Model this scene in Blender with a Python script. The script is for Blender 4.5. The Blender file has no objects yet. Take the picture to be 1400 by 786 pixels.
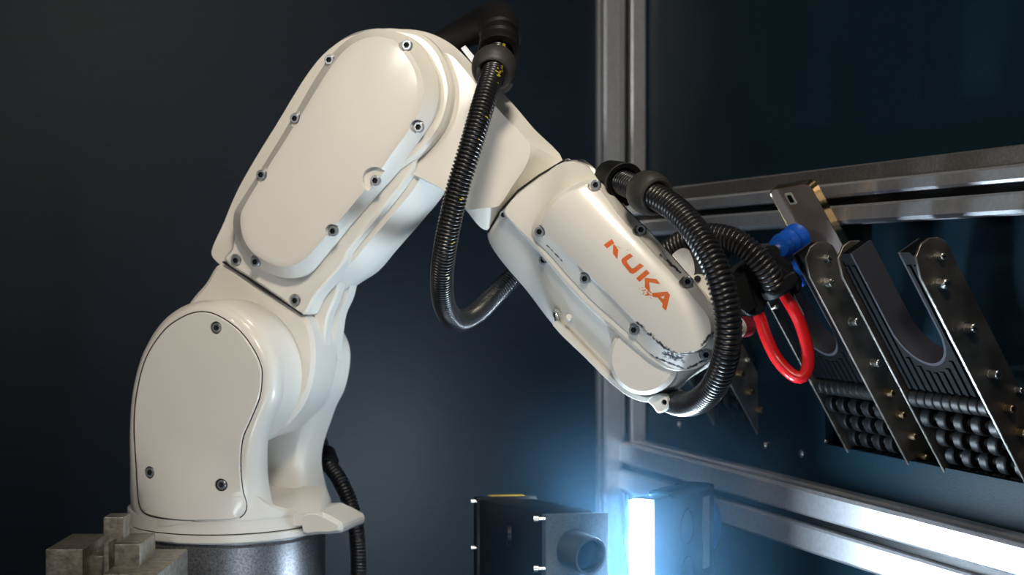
import bpy, bmesh, math, random
from mathutils import Vector, Matrix
from mathutils.bvhtree import BVHTree

random.seed(7)
C = bpy.context.scene.collection
PI = math.pi

# ------------------------------------------------------------------ camera, world, lights, exposure
F = 2000.0            # focal length in pixels of a 1400 px wide frame
HZ = 374.0            # image row of the horizon
H = 0.55              # camera height (m) above the cell table
sc = bpy.context.scene
cd = bpy.data.cameras.new('camera'); cam = bpy.data.objects.new('camera', cd); C.objects.link(cam)
cam.location = (0, 0, H); cam.rotation_euler = (PI/2, 0, 0)
cd.sensor_width = 36; cd.lens = 36*F/1400; cd.shift_y = -(393-HZ)/1400
cd.clip_start = 0.05; cd.clip_end = 50
cd.dof.use_dof = True; cd.dof.focus_distance = 1.66; cd.dof.aperture_fstop = 4.5
sc.camera = cam
sc.view_settings.view_transform = 'Standard'; sc.view_settings.look = 'None'
sc.view_settings.gamma = 1; sc.view_settings.exposure = 0.0
sc.view_settings.use_curve_mapping = False
sc.cycles.use_denoising = True
w = bpy.data.worlds.new('world'); sc.world = w; w.use_nodes = True
w.node_tree.nodes['Background'].inputs[0].default_value = (0.55, 0.7, 1.0, 1)
w.node_tree.nodes['Background'].inputs[1].default_value = 0.02

def area(name, loc, target, size, power, color, sy=None):
    l = bpy.data.lights.new(name, 'AREA'); l.energy = power; l.color = color
    l.shape = 'RECTANGLE'; l.size = size; l.size_y = sy or size
    o = bpy.data.objects.new(name, l); C.objects.link(o); o.location = loc
    o.rotation_euler = (Vector(target)-Vector(loc)).to_track_quat('-Z', 'Y').to_euler()
    return o
key = area('ceiling_lamp_key', (0.05, 0.20, 1.50), (-0.08, 1.7, 0.76), 0.20, 2.3, (1.0, 0.88, 0.71), 0.20)
key.data.spread = math.radians(60)
area('ceiling_lamp_top', (0.15, 1.20, 2.1), (0.05, 1.75, 0.6), 0.25, 7, (1.0, 0.93, 0.82), 0.25)
area('front_lamp_left', (-1.11, 0.52, 1.07), (-0.2, 1.8, 0.5), 0.11, 2.5, (1.0, 0.95, 0.87), 0.11)
area('front_lamp_small', (-1.04, 0.52, 0.98), (-0.2, 1.8, 0.5), 0.06, 0.8, (1.0, 0.95, 0.87), 0.06)
area('lower_light_bar', (-0.04, 1.22, 0.06), (0.05, 1.62, 0.5), 0.30, 1.3, (0.80, 0.90, 1.0), 0.05)

# ------------------------------------------------------------------ pixel rays to points at true depth
def ray(px, py): return Vector(((px-700)/F, 1.0, (HZ-py)/F))
CAM = Vector((0, 0, H))
def W(px, py, Y): return CAM + ray(px, py)*Y
def pxm(n, Y): return n*Y/F                                # n pixels at depth Y in metres

# robot frame: x = arm forward, y = joint axis away from the camera, z up
PSI = math.radians(18)
RO = Vector(((313-700)/F*1.9, 1.9, 0))
EX = Vector((math.cos(PSI), -math.sin(PSI), 0)); KY = Vector((math.sin(PSI), math.cos(PSI), 0))
def RL(p):                                                  # world -> robot local
    d = p-RO; return Vector((d.dot(EX), d.dot(KY), d.z))
def P(px, py, q):                                           # pixel ray met with the robot plane y=q, local
    d = ray(px, py); t = (q + RO.dot(KY) - CAM.dot(KY))/d.dot(KY)
    return RL(CAM + d*t)

# right wall frame: a toward the viewer along the wall, w out of the wall into the cell
S_ = 0.372; NN = math.hypot(1, S_)
CO = Vector((0.085*2.5, 2.5, 0))
AX = Vector((S_/NN, -1/NN, 0)); WX = Vector((-1/NN, -S_/NN, 0))
def RW(a, w_, z): return CO + AX*a + WX*w_ + Vector((0, 0, z))
def RWpx(px, py, w_):                                       # pixel -> (a, z) on the plane w
    d = ray(px, py); t = (w_ + CO.dot(WX))/d.dot(WX); p = CAM + d*t
    return (p-CO).dot(AX), p.z
def RApx(px, py, a):                                        # pixel -> (w, z) on the plane a
    d = ray(px, py); t = (a + CO.dot(AX))/d.dot(AX); p = CAM + d*t
    return (p-CO).dot(WX), p.z

# ------------------------------------------------------------------ materials
def mat(name, col, rough=0.4, metal=0.0, noise=0.0, nscale=200, bump=0.0, bscale=300, stretch=None, emit=None, coat=0, spec=None, rvar=0):
    m = bpy.data.materials.new(name); m.use_nodes = True
    nt = m.node_tree; b = nt.nodes['Principled BSDF']
    b.inputs['Base Color'].default_value = (*col, 1); b.inputs['Roughness'].default_value = rough
    b.inputs['Metallic'].default_value = metal
    if coat: b.inputs['Coat Weight'].default_value = coat; b.inputs['Coat Roughness'].default_value = 0.10
    if spec is not None: b.inputs['Specular IOR Level'].default_value = spec
    tc = nt.nodes.new('ShaderNodeTexCoord'); mp = nt.nodes.new('ShaderNodeMapping')
    nt.links.new(tc.outputs['Object'], mp.inputs[0])
    if stretch: mp.inputs['Scale'].default_value = stretch
    if noise:
        n = nt.nodes.new('ShaderNodeTexNoise'); n.inputs['Scale'].default_value = nscale; n.inputs['Detail'].default_value = 4
        nt.links.new(mp.outputs[0], n.inputs[0])
        r = nt.nodes.new('ShaderNodeValToRGB')
        r.color_ramp.elements[0].position = 0.3; r.color_ramp.elements[1].position = 0.7
        r.color_ramp.elements[0].color = (*[c*(1-noise) for c in col], 1)
        r.color_ramp.elements[1].color = (*[min(1, c*(1+noise)) for c in col], 1)
        nt.links.new(n.outputs[0], r.inputs[0]); nt.links.new(r.outputs[0], b.inputs['Base Color'])
        if rvar:
            mr = nt.nodes.new('ShaderNodeMapRange'); mr.inputs[3].default_value = rough-rvar; mr.inputs[4].default_value = rough+rvar
            nt.links.new(n.outputs[0], mr.inputs[0]); nt.links.new(mr.outputs[0], b.inputs['Roughness'])
    if bump:
        n2 = nt.nodes.new('ShaderNodeTexNoise'); n2.inputs['Scale'].default_value = bscale; n2.inputs['Detail'].default_value = 3
        nt.links.new(mp.outputs[0], n2.inputs[0])
        bp = nt.nodes.new('ShaderNodeBump'); bp.inputs['Strength'].default_value = bump; bp.inputs['Distance'].default_value = 0.001
        nt.links.new(n2.outputs[0], bp.inputs['Height']); nt.links.new(bp.outputs[0], b.inputs['Normal'])
    if emit:
        b.inputs['Emission Color'].default_value = (*emit[0], 1); b.inputs['Emission Strength'].default_value = emit[1]
    return m

PAINT = mat('cream_paint', (0.76, 0.74, 0.69), 0.36, noise=0.03, nscale=9, bump=0.04, bscale=900, coat=0.35)
GREYC = mat('grey_cast_paint', (0.16, 0.165, 0.18), 0.36, metal=0.55, noise=0.45, nscale=420, bump=0.25, bscale=500)
SEAM = mat('dark_seam', (0.006, 0.006, 0.007), 0.7)
BOLT = mat('bolt_steel', (0.33, 0.37, 0.41), 0.30, metal=0.65)
BOLTD = mat('bolt_socket', (0.012, 0.014, 0.017), 0.5, metal=0.6)
ZINC = mat('zinc_bolt', (0.62, 0.62, 0.58), 0.25, metal=1.0)
BRASSY = mat('zinc_yellow_stud', (0.36, 0.27, 0.17), 0.35, metal=1.0)
HOSE = mat('black_hose', (0.012, 0.012, 0.014), 0.30, spec=0.6)
HOSEM = mat('yellow_print', (0.55, 0.45, 0.02), 0.5)
RUBBER = mat('black_rubber', (0.007, 0.007, 0.008), 0.5, spec=0.25, bump=0.1, bscale=400)
RUBG = mat('grey_rubber', (0.03, 0.029, 0.028), 0.5, bump=0.1, bscale=300)
BLACK = mat('black_plastic', (0.004, 0.005, 0.0065), 0.42, spec=0.2)
ALU = mat('anodised_aluminium', (0.58, 0.59, 0.62), 0.38, metal=0.8, noise=0.08, nscale=160, stretch=(1, 1, 1))
ALUB = mat('brushed_aluminium', (0.5, 0.47, 0.45), 0.45, metal=1.0, noise=0.2, nscale=300)
CHROME = mat('bright_steel', (0.8, 0.78, 0.74), 0.18, metal=1.0)
STEEL = mat('hot_rolled_steel', (0.27, 0.25, 0.23), 0.36, metal=0.9, noise=0.35, nscale=28, bump=0.15, bscale=160, rvar=0.1)
STEELG = mat('machined_casting', (0.27, 0.25, 0.21), 0.42, metal=0.8, noise=0.35, nscale=120, bump=0.3, bscale=220)
NAVY = mat('navy_panel_paint', (0.005, 0.019, 0.031), 0.5, spec=0.12, noise=0.35, nscale=700, bump=0.35, bscale=500)
DARKP = mat('dark_back_panel', (0.0022, 0.0075, 0.0150), 0.5, spec=0.22, noise=0.3, nscale=30, stretch=(0.4, 1, 26), rvar=0.07, bump=0.03, bscale=500)
ROLLER = mat('roller_rubber', (0.0045, 0.005, 0.006), 0.45, spec=0.3, bump=0.2, bscale=300)
BLUE = mat('blue_silicone', (0.004, 0.09, 0.52), 0.38)
RED = mat('red_rubber', (0.62, 0.010, 0.014), 0.28)
REDD = mat('dark_red_plastic', (0.16, 0.01, 0.02), 0.35)
BACKG = mat('phone_back', (0.27, 0.22, 0.20), 0.36, metal=0.1)
GOLD = mat('polished_gold_edge', (0.75, 0.52, 0.26), 0.14, metal=1.0)
WHITE = mat('white_print', (0.75, 0.78, 0.76), 0.5)
GUIDE = mat('charcoal_guide', (0.003, 0.0035, 0.005), 0.6, spec=0.05, noise=0.25, nscale=500)
SLOT_LIT = mat('lit_slot_grey', (0.045, 0.046, 0.058), 0.6, spec=0.1)  # lighter copy of the guide colour, paints light on the slot wall
ORANGE = mat('orange_print', (0.68, 0.12, 0.008), 0.45, noise=0.12, nscale=120)
LENS = mat('lens_glass', (0.01, 0.02, 0.03), 0.08, coat=0.5)
BARF = mat('light_diffuser', (0.9, 0.95, 1), 0.5, emit=((0.68, 0.85, 1.0), 430))
YEL = mat('yellow_edge', (0.5, 0.33, 0.03), 0.5)
SILV = mat('silver_label', (0.22, 0.23, 0.24), 0.5)

# forearm cover paint with scuff marks near its worn end
def scuffed(name, segs):
    m = PAINT.copy(); m.name = name; nt = m.node_tree; b = nt.nodes['Principled BSDF']
    src = b.inputs['Base Color'].links[0].from_socket
    tc = [n for n in nt.nodes if n.type == 'TEX_COORD'][0]
    n = nt.nodes.new('ShaderNodeTexNoise'); n.inputs['Scale'].default_value = 230; n.inputs['Detail'].default_value = 6
    nt.links.new(tc.outputs['Object'], n.inputs[0])
    acc = None
    def mth(op, a, b_=None, c_=None):
        q = nt.nodes.new('ShaderNodeMath'); q.operation = op
        for i, v in enumerate((a, b_, c_)):
            if v is None: continue
            if isinstance(v, (int, float)): q.inputs[i].default_value = v
            else: nt.links.new(v, q.inputs[i])
        return q.outputs[0]
    def vm(op, a, b_=None):
        q = nt.nodes.new('ShaderNodeVectorMath'); q.operation = op
        for i, v in enumerate((a, b_)):
            if v is None: continue
            if isinstance(v, (tuple, Vector)): q.inputs[i].default_value = v
            else: nt.links.new(v, q.inputs[i])
        return q
    flat = vm('MULTIPLY', tc.outputs['Object'], Vector((1, 0, 1))).outputs[0]
    for A, B, r in segs:
        A = Vector((A.x, 0, A.z)); B = Vector((B.x, 0, B.z)); ab = B-A
        pa = vm('SUBTRACT', flat, A).outputs[0]
        t = mth('DIVIDE', vm('DOT_PRODUCT', pa, ab).outputs['Value'], ab.length_squared)
        cl = nt.nodes.new('ShaderNodeClamp'); nt.links.new(t, cl.inputs[0])
        sv = vm('SCALE', ab); nt.links.new(cl.outputs[0], sv.inputs['Scale']); sv.inputs[0].default_value = ab
        dist = vm('LENGTH', vm('SUBTRACT', pa, sv.outputs[0]).outputs[0]).outputs['Value']
        k = mth('SUBTRACT', 1.0, mth('DIVIDE', dist, r))
        acc = k if acc is None else mth('MAXIMUM', acc, k)
    v = mth('ADD', acc, mth('MULTIPLY', mth('SUBTRACT', n.outputs[0], 0.50), 2.6))
    v = mth('MULTIPLY', mth('GREATER_THAN', acc, 0.0), v)
    r = nt.nodes.new('ShaderNodeMapRange'); r.inputs[1].default_value = 0.30; r.inputs[2].default_value = 0.85
    nt.links.new(v, r.inputs[0])
    mx = nt.nodes.new('ShaderNodeMix'); mx.data_type = 'RGBA'
    nt.links.new(r.outputs[0], mx.inputs[0]); nt.links.new(src, mx.inputs[6]); mx.inputs[7].default_value = (0.035, 0.035, 0.045, 1)
    nt.links.new(mx.outputs[2], b.inputs['Base Color'])
    return m

# ------------------------------------------------------------------ object helpers
def empty(name, label, cat, loc=(0, 0, 0), rz=0, group=None):
    o = bpy.data.objects.new(name, None); C.objects.link(o); o.location = loc; o.rotation_euler = (0, 0, rz)
    o.empty_display_size = 0.05
    o['label'] = label; o['category'] = cat
    if group: o['group'] = group
    return o
def tag(o, label=None, cat=None, group=None, kind=None):
    for k, v in (('label', label), ('category', cat), ('group', group), ('kind', kind)):
        if v: o[k] = v
    return o
def link_bm(name, bm, m, parent=None, ang=32, recalc=True):
    if recalc: bmesh.ops.recalc_face_normals(bm, faces=bm.faces)
    me = bpy.data.meshes.new(name); bm.to_mesh(me); bm.free()
    return link_me(name, me, m, parent, ang)
def link_me(name, me, m, parent=None, ang=32):
    for mm in (m if isinstance(m, (list, tuple)) else [m]): me.materials.append(mm)
    me.polygons.foreach_set('use_smooth', [True]*len(me.polygons))
    me.set_sharp_from_angle(angle=math.radians(ang))
    o = bpy.data.objects.new(name, me); C.objects.link(o)
    if parent: o.parent = parent
    return o
def loft_bm(rings, bm=None, cap=True):
    bm = bm or bmesh.new()
    R = [[bm.verts.new(p) for p in r] for r in rings]
    n = len(R[0])
    for i in range(len(R)-1):
        for j in range(n):
            bm.faces.new((R[i][j], R[i][(j+1) % n], R[i+1][(j+1) % n], R[i+1][j]))
    if cap:
        bm.faces.new(R[0]); bm.faces.new(R[-1])
    return bm
def catmull(pts, k=5):
    n = len(pts); out = []
    for i in range(n):
        p0, p1, p2, p3 = [Vector(pts[(i+d) % n]) for d in (-1, 0, 1, 2)]
        # centripetal style: limit tangents by segment length
        L = (p2-p1).length
        m1 = (p2-p0); m2 = (p3-p1)
        m1 = m1*(L/max(1e-9, (p2-p1).length+(p1-p0).length)); m2 = m2*(L/max(1e-9, (p3-p2).length+(p2-p1).length))
        for j in range(k):
            t = j/k
            h00 = 2*t**3-3*t*t+1; h10 = t**3-2*t*t+t; h01 = -2*t**3+3*t*t; h11 = t**3-t*t
            out.append(p1*h00 + m1*h10 + p2*h01 + m2*h11)
    return out
def inset2(pts, d):
    n = len(pts)
    A = sum(pts[i].x*pts[(i+1) % n].y - pts[(i+1) % n].x*pts[i].y for i in range(n))
    s = 1 if A > 0 else -1
    out = []
    for i in range(n):
        e1 = (pts[i]-pts[i-1]).normalized(); e2 = (pts[(i+1) % n]-pts[i]).normalized()
        n1 = Vector((-e1.y, e1.x))*s; n2 = Vector((-e2.y, e2.x))*s
        v = n1+n2
        v = v/max(0.35, v.length_squared)*2 if v.length > 1e-6 else n1
        if v.length > 1.6: v = v.normalized()*1.6
        out.append(pts[i]+v*d)
    return out
def robot_outline(pxs, q, k=5):                             # pixel outline -> smooth (x, z) outline in the plane q
    loc = [P(x, y, q) for x, y in pxs]
    return catmull([Vector((p.x, p.z)) for p in loc], k)
def plate(name, pxs, qref, profile, m, parent, k=5, ang=32):
    o2 = robot_outline(pxs, qref, k)
    rings = []
    for ins, q in profile:
        rings.append([Vector((p.x, q, p.y)) for p in (inset2(o2, ins) if abs(ins) > 1e-7 else o2)])
    return link_bm(name, loft_bm(rings), m, parent, ang)
def multi(name, layers, m, parent, k=5, ang=32):            # loft between differing outlines, same point count
    rings = []
    for pxs, q in layers:
        rings.append([Vector((p.x, q, p.y)) for p in robot_outline(pxs, q, k)])
    return link_bm(name, loft_bm(rings), m, parent, ang)
def pillow(name, pxs, q, A, B, profile, m, parent, k=5, ang=50):
    o2 = robot_outline(pxs, q, k)
    a = P(*A, q); b = P(*B, q); a = Vector((a.x, a.z)); b = Vector((b.x, b.z)); ab = b-a
    rings = []
    for s, qq in profile:
        r = []
        for p in o2:
            t = min(1, max(0, (p-a).dot(ab)/ab.length_squared)); c = a+ab*t
            v = c+(p-c)*s; r.append(Vector((v.x, qq, v.y)))
        rings.append(r)
    bm = loft_bm(rings)
    return link_bm(name, bm, m, parent, ang)
def near_on(poly, p):
    best = None
    for i in range(len(poly)):
        a, b = poly[i], poly[(i+1) % len(poly)]; ab = b-a
        t = min(1, max(0, (p-a).dot(ab)/max(1e-12, ab.length_squared))); c = a+ab*t; d = (c-p).length
        if best is None or d < best[0]: best = (d, c)
    return best[1]
def faceted(name, outer, inner, q0, q1, m, parent, A=None, B=None, crown=0.0, base=0.004, k=4, ang=14):
    """cover with slanted sides from the outer to the inner outline and a flat or crowned top"""
    o2 = robot_outline(outer, q0, k); i2 = robot_outline(inner, q1, k)
    m2 = [near_on(i2, p) for p in o2]
    # relax the inner ring so its points stay evenly spread
    for _ in range(12):
        m2 = [near_on(i2, (m2[j-1]+m2[j]*2+m2[(j+1) % len(m2)])/4) for j in range(len(m2))]
    def L(t, q): return [Vector((p.x+(r.x-p.x)*t, q, p.y+(r.y-p.y)*t)) for p, r in zip(o2, m2)]
    rings = [L(0, q0+base), L(0, q0), L(0.93, q0+(q1-q0)*0.93), L(1.0, q1)]
    if A:
        a = P(*A, q1); b = P(*B, q1); a = Vector((a.x, a.z)); b = Vector((b.x, b.z)); ab = b-a
        nb_ = Vector((-ab.y, ab.x)).normalized(); D_ = max(abs((p-a).dot(nb_)) for p in m2)
        cr = lambda p: crown*(1-min(1, abs((p-a).dot(nb_))/D_)**2)
        for r_ in rings[-1:]:
            for v_ in r_: v_.y -= cr(Vector((v_.x, v_.z)))
        for s_ in (0.94, 0.85, 0.7, 0.5, 0.3, 0.12, 0.02):
            r = []
            for p in m2:
                t = min(1, max(0, (p-a).dot(ab)/ab.length_squared)); c = a+ab*t; v = c+(p-c)*s_
                r.append(Vector((v.x, q1-0.0008*min(1, (1-s_)/0.06)-cr(v), v.y)))
            rings.append(r)
    return link_bm(name, loft_bm(rings), m, parent, ang)
def surf(o, px, py):                                        # camera ray met with a robot part: local point and normal
    b = bmesh.new(); b.from_mesh(o.data); t = BVHTree.FromBMesh(b)
    c = RL(CAM); d = (P(px, py, 0)-c).normalized(); h = t.ray_cast(c, d); b.free(); return h[0], h[1]
def cyl_bm(r, y0, y1, n=24, cx=0, cz=0, bm=None, r2=None):
    r2 = r if r2 is None else r2
    rings = [[Vector((cx+rr*math.cos(2*PI*i/n), y, cz+rr*math.sin(2*PI*i/n))) for i in range(n)] for rr, y in ((r, y0), (r2, y1))]
    return loft_bm(rings, bm)
def drill(o, holes, y0, y1):                                # cylindrical pockets along y: (x, z, r)
    bm = bmesh.new()
    for x, z, r in holes: cyl_bm(r, y0, y1, 20, x, z, bm)
    bmesh.ops.recalc_face_normals(bm, faces=bm.faces)
    me = bpy.data.meshes.new('cut'); bm.to_mesh(me); bm.free()
    c = bpy.data.objects.new('cut', me); C.objects.link(c)
    md = o.modifiers.new('b', 'BOOLEAN'); md.object = c; md.operation = 'DIFFERENCE'; md.solver = 'EXACT'
    par = o.parent; o.parent = None
    dg = bpy.context.evaluated_depsgraph_get(); dg.update()
    new = bpy.data.meshes.new_from_object(o.evaluated_get(dg))
    o.modifiers.clear(); old = o.data; o.data = new; o.parent = par
    new.polygons.foreach_set('use_smooth', [True]*len(new.polygons)); new.set_sharp_from_angle(angle=math.radians(32))
    bpy.data.objects.remove(c); bpy.data.meshes.remove(me)
def box_bm(x0, x1, y0, y1, z0, z1, bev=0.0, bm=None, M=None):
    b = bmesh.new()
    vs = [b.verts.new((x, y, z)) for x in (x0, x1) for y in (y0, y1) for z in (z0, z1)]
    for f in ((0, 1, 3, 2), (4, 6, 7, 5), (0, 4, 5, 1), (2, 3, 7, 6), (0, 2, 6, 4), (1, 5, 7, 3)): b.faces.new([vs[i] for i in f])
    if bev: bmesh.ops.bevel(b, geom=b.edges[:], offset=bev, segments=2, affect='EDGES', profile=0.5)
    if M is not None: b.transform(M)
    if bm is None: return b
    me = bpy.data.meshes.new('t'); b.to_mesh(me); b.free(); bm.from_mesh(me); bpy.data.meshes.remove(me); return bm
def frame_for(d):
    d = d.normalized(); u = Vector((0, 0, 1)) if abs(d.z) < 0.9 else Vector((1, 0, 0))
    s = d.cross(u).normalized(); return s, s.cross(d).normalized()
def lathe(name, A, B, prof, m, parent=None, n=32, ang=32, closed=False):
    """prof: list of (t along A->B in 0..1 or beyond, radius)"""
    A = Vector(A); B = Vector(B); s, u = frame_for(B-A)
    rings = [[A+(B-A)*t + s*(r*math.cos(2*PI*i/n)) + u*(r*math.sin(2*PI*i/n)) for i in range(n)] for t, r in prof]
    if closed:
        rings.append(rings[0]); bm = bmesh.new()
        R = [[bm.verts.new(p) for p in r] for r in rings[:-1]]; R.append(R[0])
        for i in range(len(R)-1):
            for j in range(n): bm.faces.new((R[i][j], R[i][(j+1) % n], R[i+1][(j+1) % n], R[i+1][j]))
    else: bm = loft_bm(rings)
    return link_bm(name, bm, m, parent, ang)
def spline(pts, step):
    P_ = [Vector(p) for p in pts]; P_ = [P_[0]*2-P_[1]]+P_+[P_[-1]*2-P_[-2]]
    dense = []
    for i in range(1, len(P_)-2):
        for j in range(40):
            t = j/40; p0, p1, p2, p3 = P_[i-1:i+3]
            dense.append(0.5*((2*p1)+(p2-p0)*t+(2*p0-5*p1+4*p2-p3)*t*t+(3*p1-p0-3*p2+p3)*t**3))
    dense.append(P_[-2])
    out = [dense[0]]; acc = 0
    for a, b in zip(dense, dense[1:]):
        L = (b-a).length; 
        while acc+L >= step:
            f = (step-acc)/L; a = a+(b-a)*f; out.append(a.copy()); L = (b-a).length; acc = 0
        acc += L
    return out
def tube_bm(path, rad, n=16, bm=None):
    """rad: function of index or number"""
    rings = []; s = None
    for i, p in enumerate(path):
        d = (path[min(i+1, len(path)-1)]-path[max(i-1, 0)]).normalized()
        if s is None: s, _ = frame_for(d)
        s = (s-d*s.dot(d)).normalized(); u = d.cross(s)
        r = rad(i) if callable(rad) else rad
        rings.append([p+s*(r*math.cos(2*PI*j/n))+u*(r*math.sin(2*PI*j/n)) for j in range(n)])
    return loft_bm(rings, bm)
def corrugated(name, pts, r, pitch, m, parent=None, n=20):
    path = spline(pts, pitch/4)
    pat = (1.0, 0.96, 0.80, 0.96)
    return link_bm(name, tube_bm(path, lambda i: r*pat[i % 4], n), m, parent, 60)

# ------------------------------------------------------------------ the setting: floor, walls, frame
def prism_rw(poly_wz, a0, a1, bm=None):                     # cross-section in (w, z) run along the right wall
    return loft_bm([[RW(a0, w_, z) for w_, z in poly_wz], [RW(a1, w_, z) for w_, z in poly_wz]], bm)
bm = box_bm(-2.2, 1.6, -0.4, 3.2, -0.05, 0.0)
tag(link_bm('floor', bm, DARKP), kind='structure')

A_END = 2.4
za_top = 1.9
# back wall
bm = bmesh.new()
def backbox(w0, w1, a0, a1, z0, z1, bm): 
    return loft_bm([[RW(a, w_, z) for a, w_ in ((a0, w0), (a1, w0), (a1, w1), (a0, w1))] for z in (z0, z1)], bm)
backbox(-0.05, 2.2, -0.03, 0.0, -0.05, za_top, bm)
tag(link_bm('wall_back', bm, DARKP), kind='structure')

# right wall with the opening for the chutes
aA, zA = RWpx(1243, 636, 0.0)
ao0, zo0 = RWpx(1128, 607, 0.0)
_, zo1 = RWpx(1128, 508, 0.0)
bm = bmesh.new()
def wbox(a0, a1, z0, z1, w0=-0.012, w1=0.0, bm_=None):
    return loft_bm([[RW(a, w_, z) for a, w_ in ((a0, w0), (a1, w0), (a1, w1), (a0, w1))] for z in (z0, z1)], bm_)
ao1 = ao0+0.62
wbox(-0.02, ao0, -0.05, za_top, bm_=bm); wbox(ao0, ao1, -0.05, zo0, bm_=bm); wbox(ao0, ao1, zo1, za_top, bm_=bm); wbox(ao1, A_END, -0.05, za_top, bm_=bm)
wall_r = tag(link_bm('wall_right', bm, NAVY), kind='structure')
bm = bmesh.new()
wbox(ao0-.03, ao1+.03, zo0-.05, zo1+.05, -0.22, -0.2, bm); wbox(ao0-.03, ao1+.03, zo0-.06, zo0-.05, -0.21, -0.012, bm)
wbox(ao0-.03, ao1+.03, zo1+.05, zo1+.06, -0.21, -0.012, bm); wbox(ao0-.035, ao0-.03, zo0-.05, zo1+.05, -0.21, -0.012, bm)
link_bm('chute_recess', bm, BLACK, wall_r)
for px, py in ((1098, 620), (1048, 608), (931, 580), (1131, 603)):
    a, z = RWpx(px, py, 0.0); r = 0.0055 if px < 1130 else 0.003
    lathe('screw', RW(a, 0, z), RW(a, 0.005, z), [(0, r), (0.6, r), (1, r*0.6)], ZINC, wall_r, 12)

# aluminium frame: corner post and two rails, each with T-slots
def slot_profile(x0, x1, y0, y1, slots):
    """rectangle outline with rectangular T-slot grooves; slots: list of (side, centre, half width, depth)"""
    pts = []; c = 0.004
    def side(p, d, L, nrm, cuts):
        pts.append((p[0]+d[0]*c, p[1]+d[1]*c))
        for ce, hw, dp in sorted(cuts):
            for t, k in ((ce-hw-0.003, 0), (ce-hw, 0.0025), (ce-hw, dp), (ce+hw, dp), (ce+hw, 0.0025), (ce+hw+0.003, 0)):
                pts.append((p[0]+d[0]*t+nrm[0]*k, p[1]+d[1]*t+nrm[1]*k))
        pts.append((p[0]+d[0]*(L-c), p[1]+d[1]*(L-c)))
    g = {s: [(a, b, d) for (q, a, b, d) in slots if q == s] for s in 'brtl'}
    side((x0, y0), (1, 0), x1-x0, (0, 1), g['b']); side((x1, y0), (0, 1), y1-y0, (-1, 0), g['r'])
    side((x1, y1), (-1, 0), x1-x0, (0, -1), g['t']); side((x0, y1), (0, -1), y1-y0, (1, 0), g['l'])
    return pts
# corner post: section in (w, a)
prof = slot_profile(0.0, 0.078, 0.0, 0.042, [('t', 0.041, 0.0085, 0.018), ('r', 0.021, 0.005, 0.014)])
bm = loft_bm([[RW(a, w_, z) for w_, a in prof] for z in (0.0, za_top)])
t1 = link_bm('trim_1', bm, ALU, ang=25)
link_bm('slot_shade', loft_bm([[RW(a, w_, z) for a, w_ in ((.0242, .029), (.031, .029), (.031, .0345), (.0242, .0345))] for z in (0.001, za_top-.001)]), BLACK, t1)  # black strip added in the groove to deepen its shade
tag(t1, 'vertical silver slotted aluminium post in the cell corner', kind='structure')
# top rail: front face at w = .045
_, zt1 = RWpx(1400, 222, 0.045); _, zt0 = RWpx(1400, 291, 0.045); _, zts = RWpx(1400, 197, 0.038)
Hh = zt1-zt0
prof = slot_profile(0.0, 0.045, zt0, zt1, [('r', Hh*0.54, Hh*0.10, 0.016), ('b', 0.0225, 0.005, 0.014)])
t2 = link_bm('trim_2', prism_rw(prof, 0.03, A_END), ALU, ang=25); tag(t2, 'upper silver slotted aluminium rail along the right wall', kind='structure')
link_bm('slot_shade', prism_rw([(.0292, zt0+Hh*.45), (.033, zt0+Hh*.45), (.033, zt0+Hh*.63), (.0292, zt0+Hh*.63)], 0.032, A_END-.002), BLACK, t2)  # added black strip darkens the groove like shade
prof = [(0.0, zt1), (0.042, zt1), (0.040, zts-0.002), (0.038, zts), (0.0, zts)]
link_bm('cap_strip', prism_rw(prof, 0.03, A_END), ALUB, t2)
# bottom rail
_, zb1 = RWpx(1400, 728, 0.0); zb0 = zb1-0.082
prof = slot_profile(0.0, 0.05, zb0, zb1, [('r', 0.041, 0.006, 0.015), ('t', 0.021, 0.005, 0.014)])
t3 = link_bm('trim_3', prism_rw(prof, 0.03, A_END), ALU, ang=25)
link_bm('slot_shade', prism_rw([(.0352, zb0+.0352), (.039, zb0+.0352), (.039, zb0+.0468), (.0352, zb0+.0468)], 0.032, A_END-.002), BLACK, t3)  # same added strip, shade for the lower rail's groove
tag(t3, 'lower silver slotted aluminium rail along the right wall', kind='structure')

# ------------------------------------------------------------------ the robot
rob = empty('industrial_robot', 'cream white six axis robot arm bent over the cell, KUKA in orange on its forearm', 'robot', RO, -PSI)

def bolt_mesh(r=0.0064, h=0.004):
    bm = bmesh.new()
    n = 18; ring = lambda rr, y, k=n: [Vector((rr*math.cos(2*PI*i/n), y, rr*math.sin(2*PI*i/n))) for i in range(n)]
    hexr = lambda rr, y: [Vector((rr*math.cos(2*PI*i/n)*(1+0.1*math.cos(6*2*PI*i/n)), y, rr*math.sin(2*PI*i/n)*(1+0.1*math.cos(6*2*PI*i/n)))) for i in range(n)]
    loft_bm([ring(r, 0.001), ring(r, -h*0.8), ring(r*0.86, -h), hexr(r*0.55, -h), hexr(r*0.5, -h*0.25)], bm)
    bmesh.ops.recalc_face_normals(bm, faces=bm.faces)
    for f in bm.faces:
        f.smooth = True
        cc = f.calc_center_median()
        if math.hypot(cc.x, cc.z) < r*0.54: f.material_index = 1
    me = bpy.data.meshes.new('bolt'); bm.to_mesh(me); bm.free(); me.materials.append(BOLT); me.materials.append(BOLTD)
    me.set_sharp_from_angle(angle=math.radians(30)); return me
BM = bolt_mesh()
def add_bolt(x, q, z, parent, s=1.0):
    o = bpy.data.objects.new('bolt', BM); C.objects.link(o); o.parent = parent
    o.location = (x, q, z); o.scale = (s, s, s); return o
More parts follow.
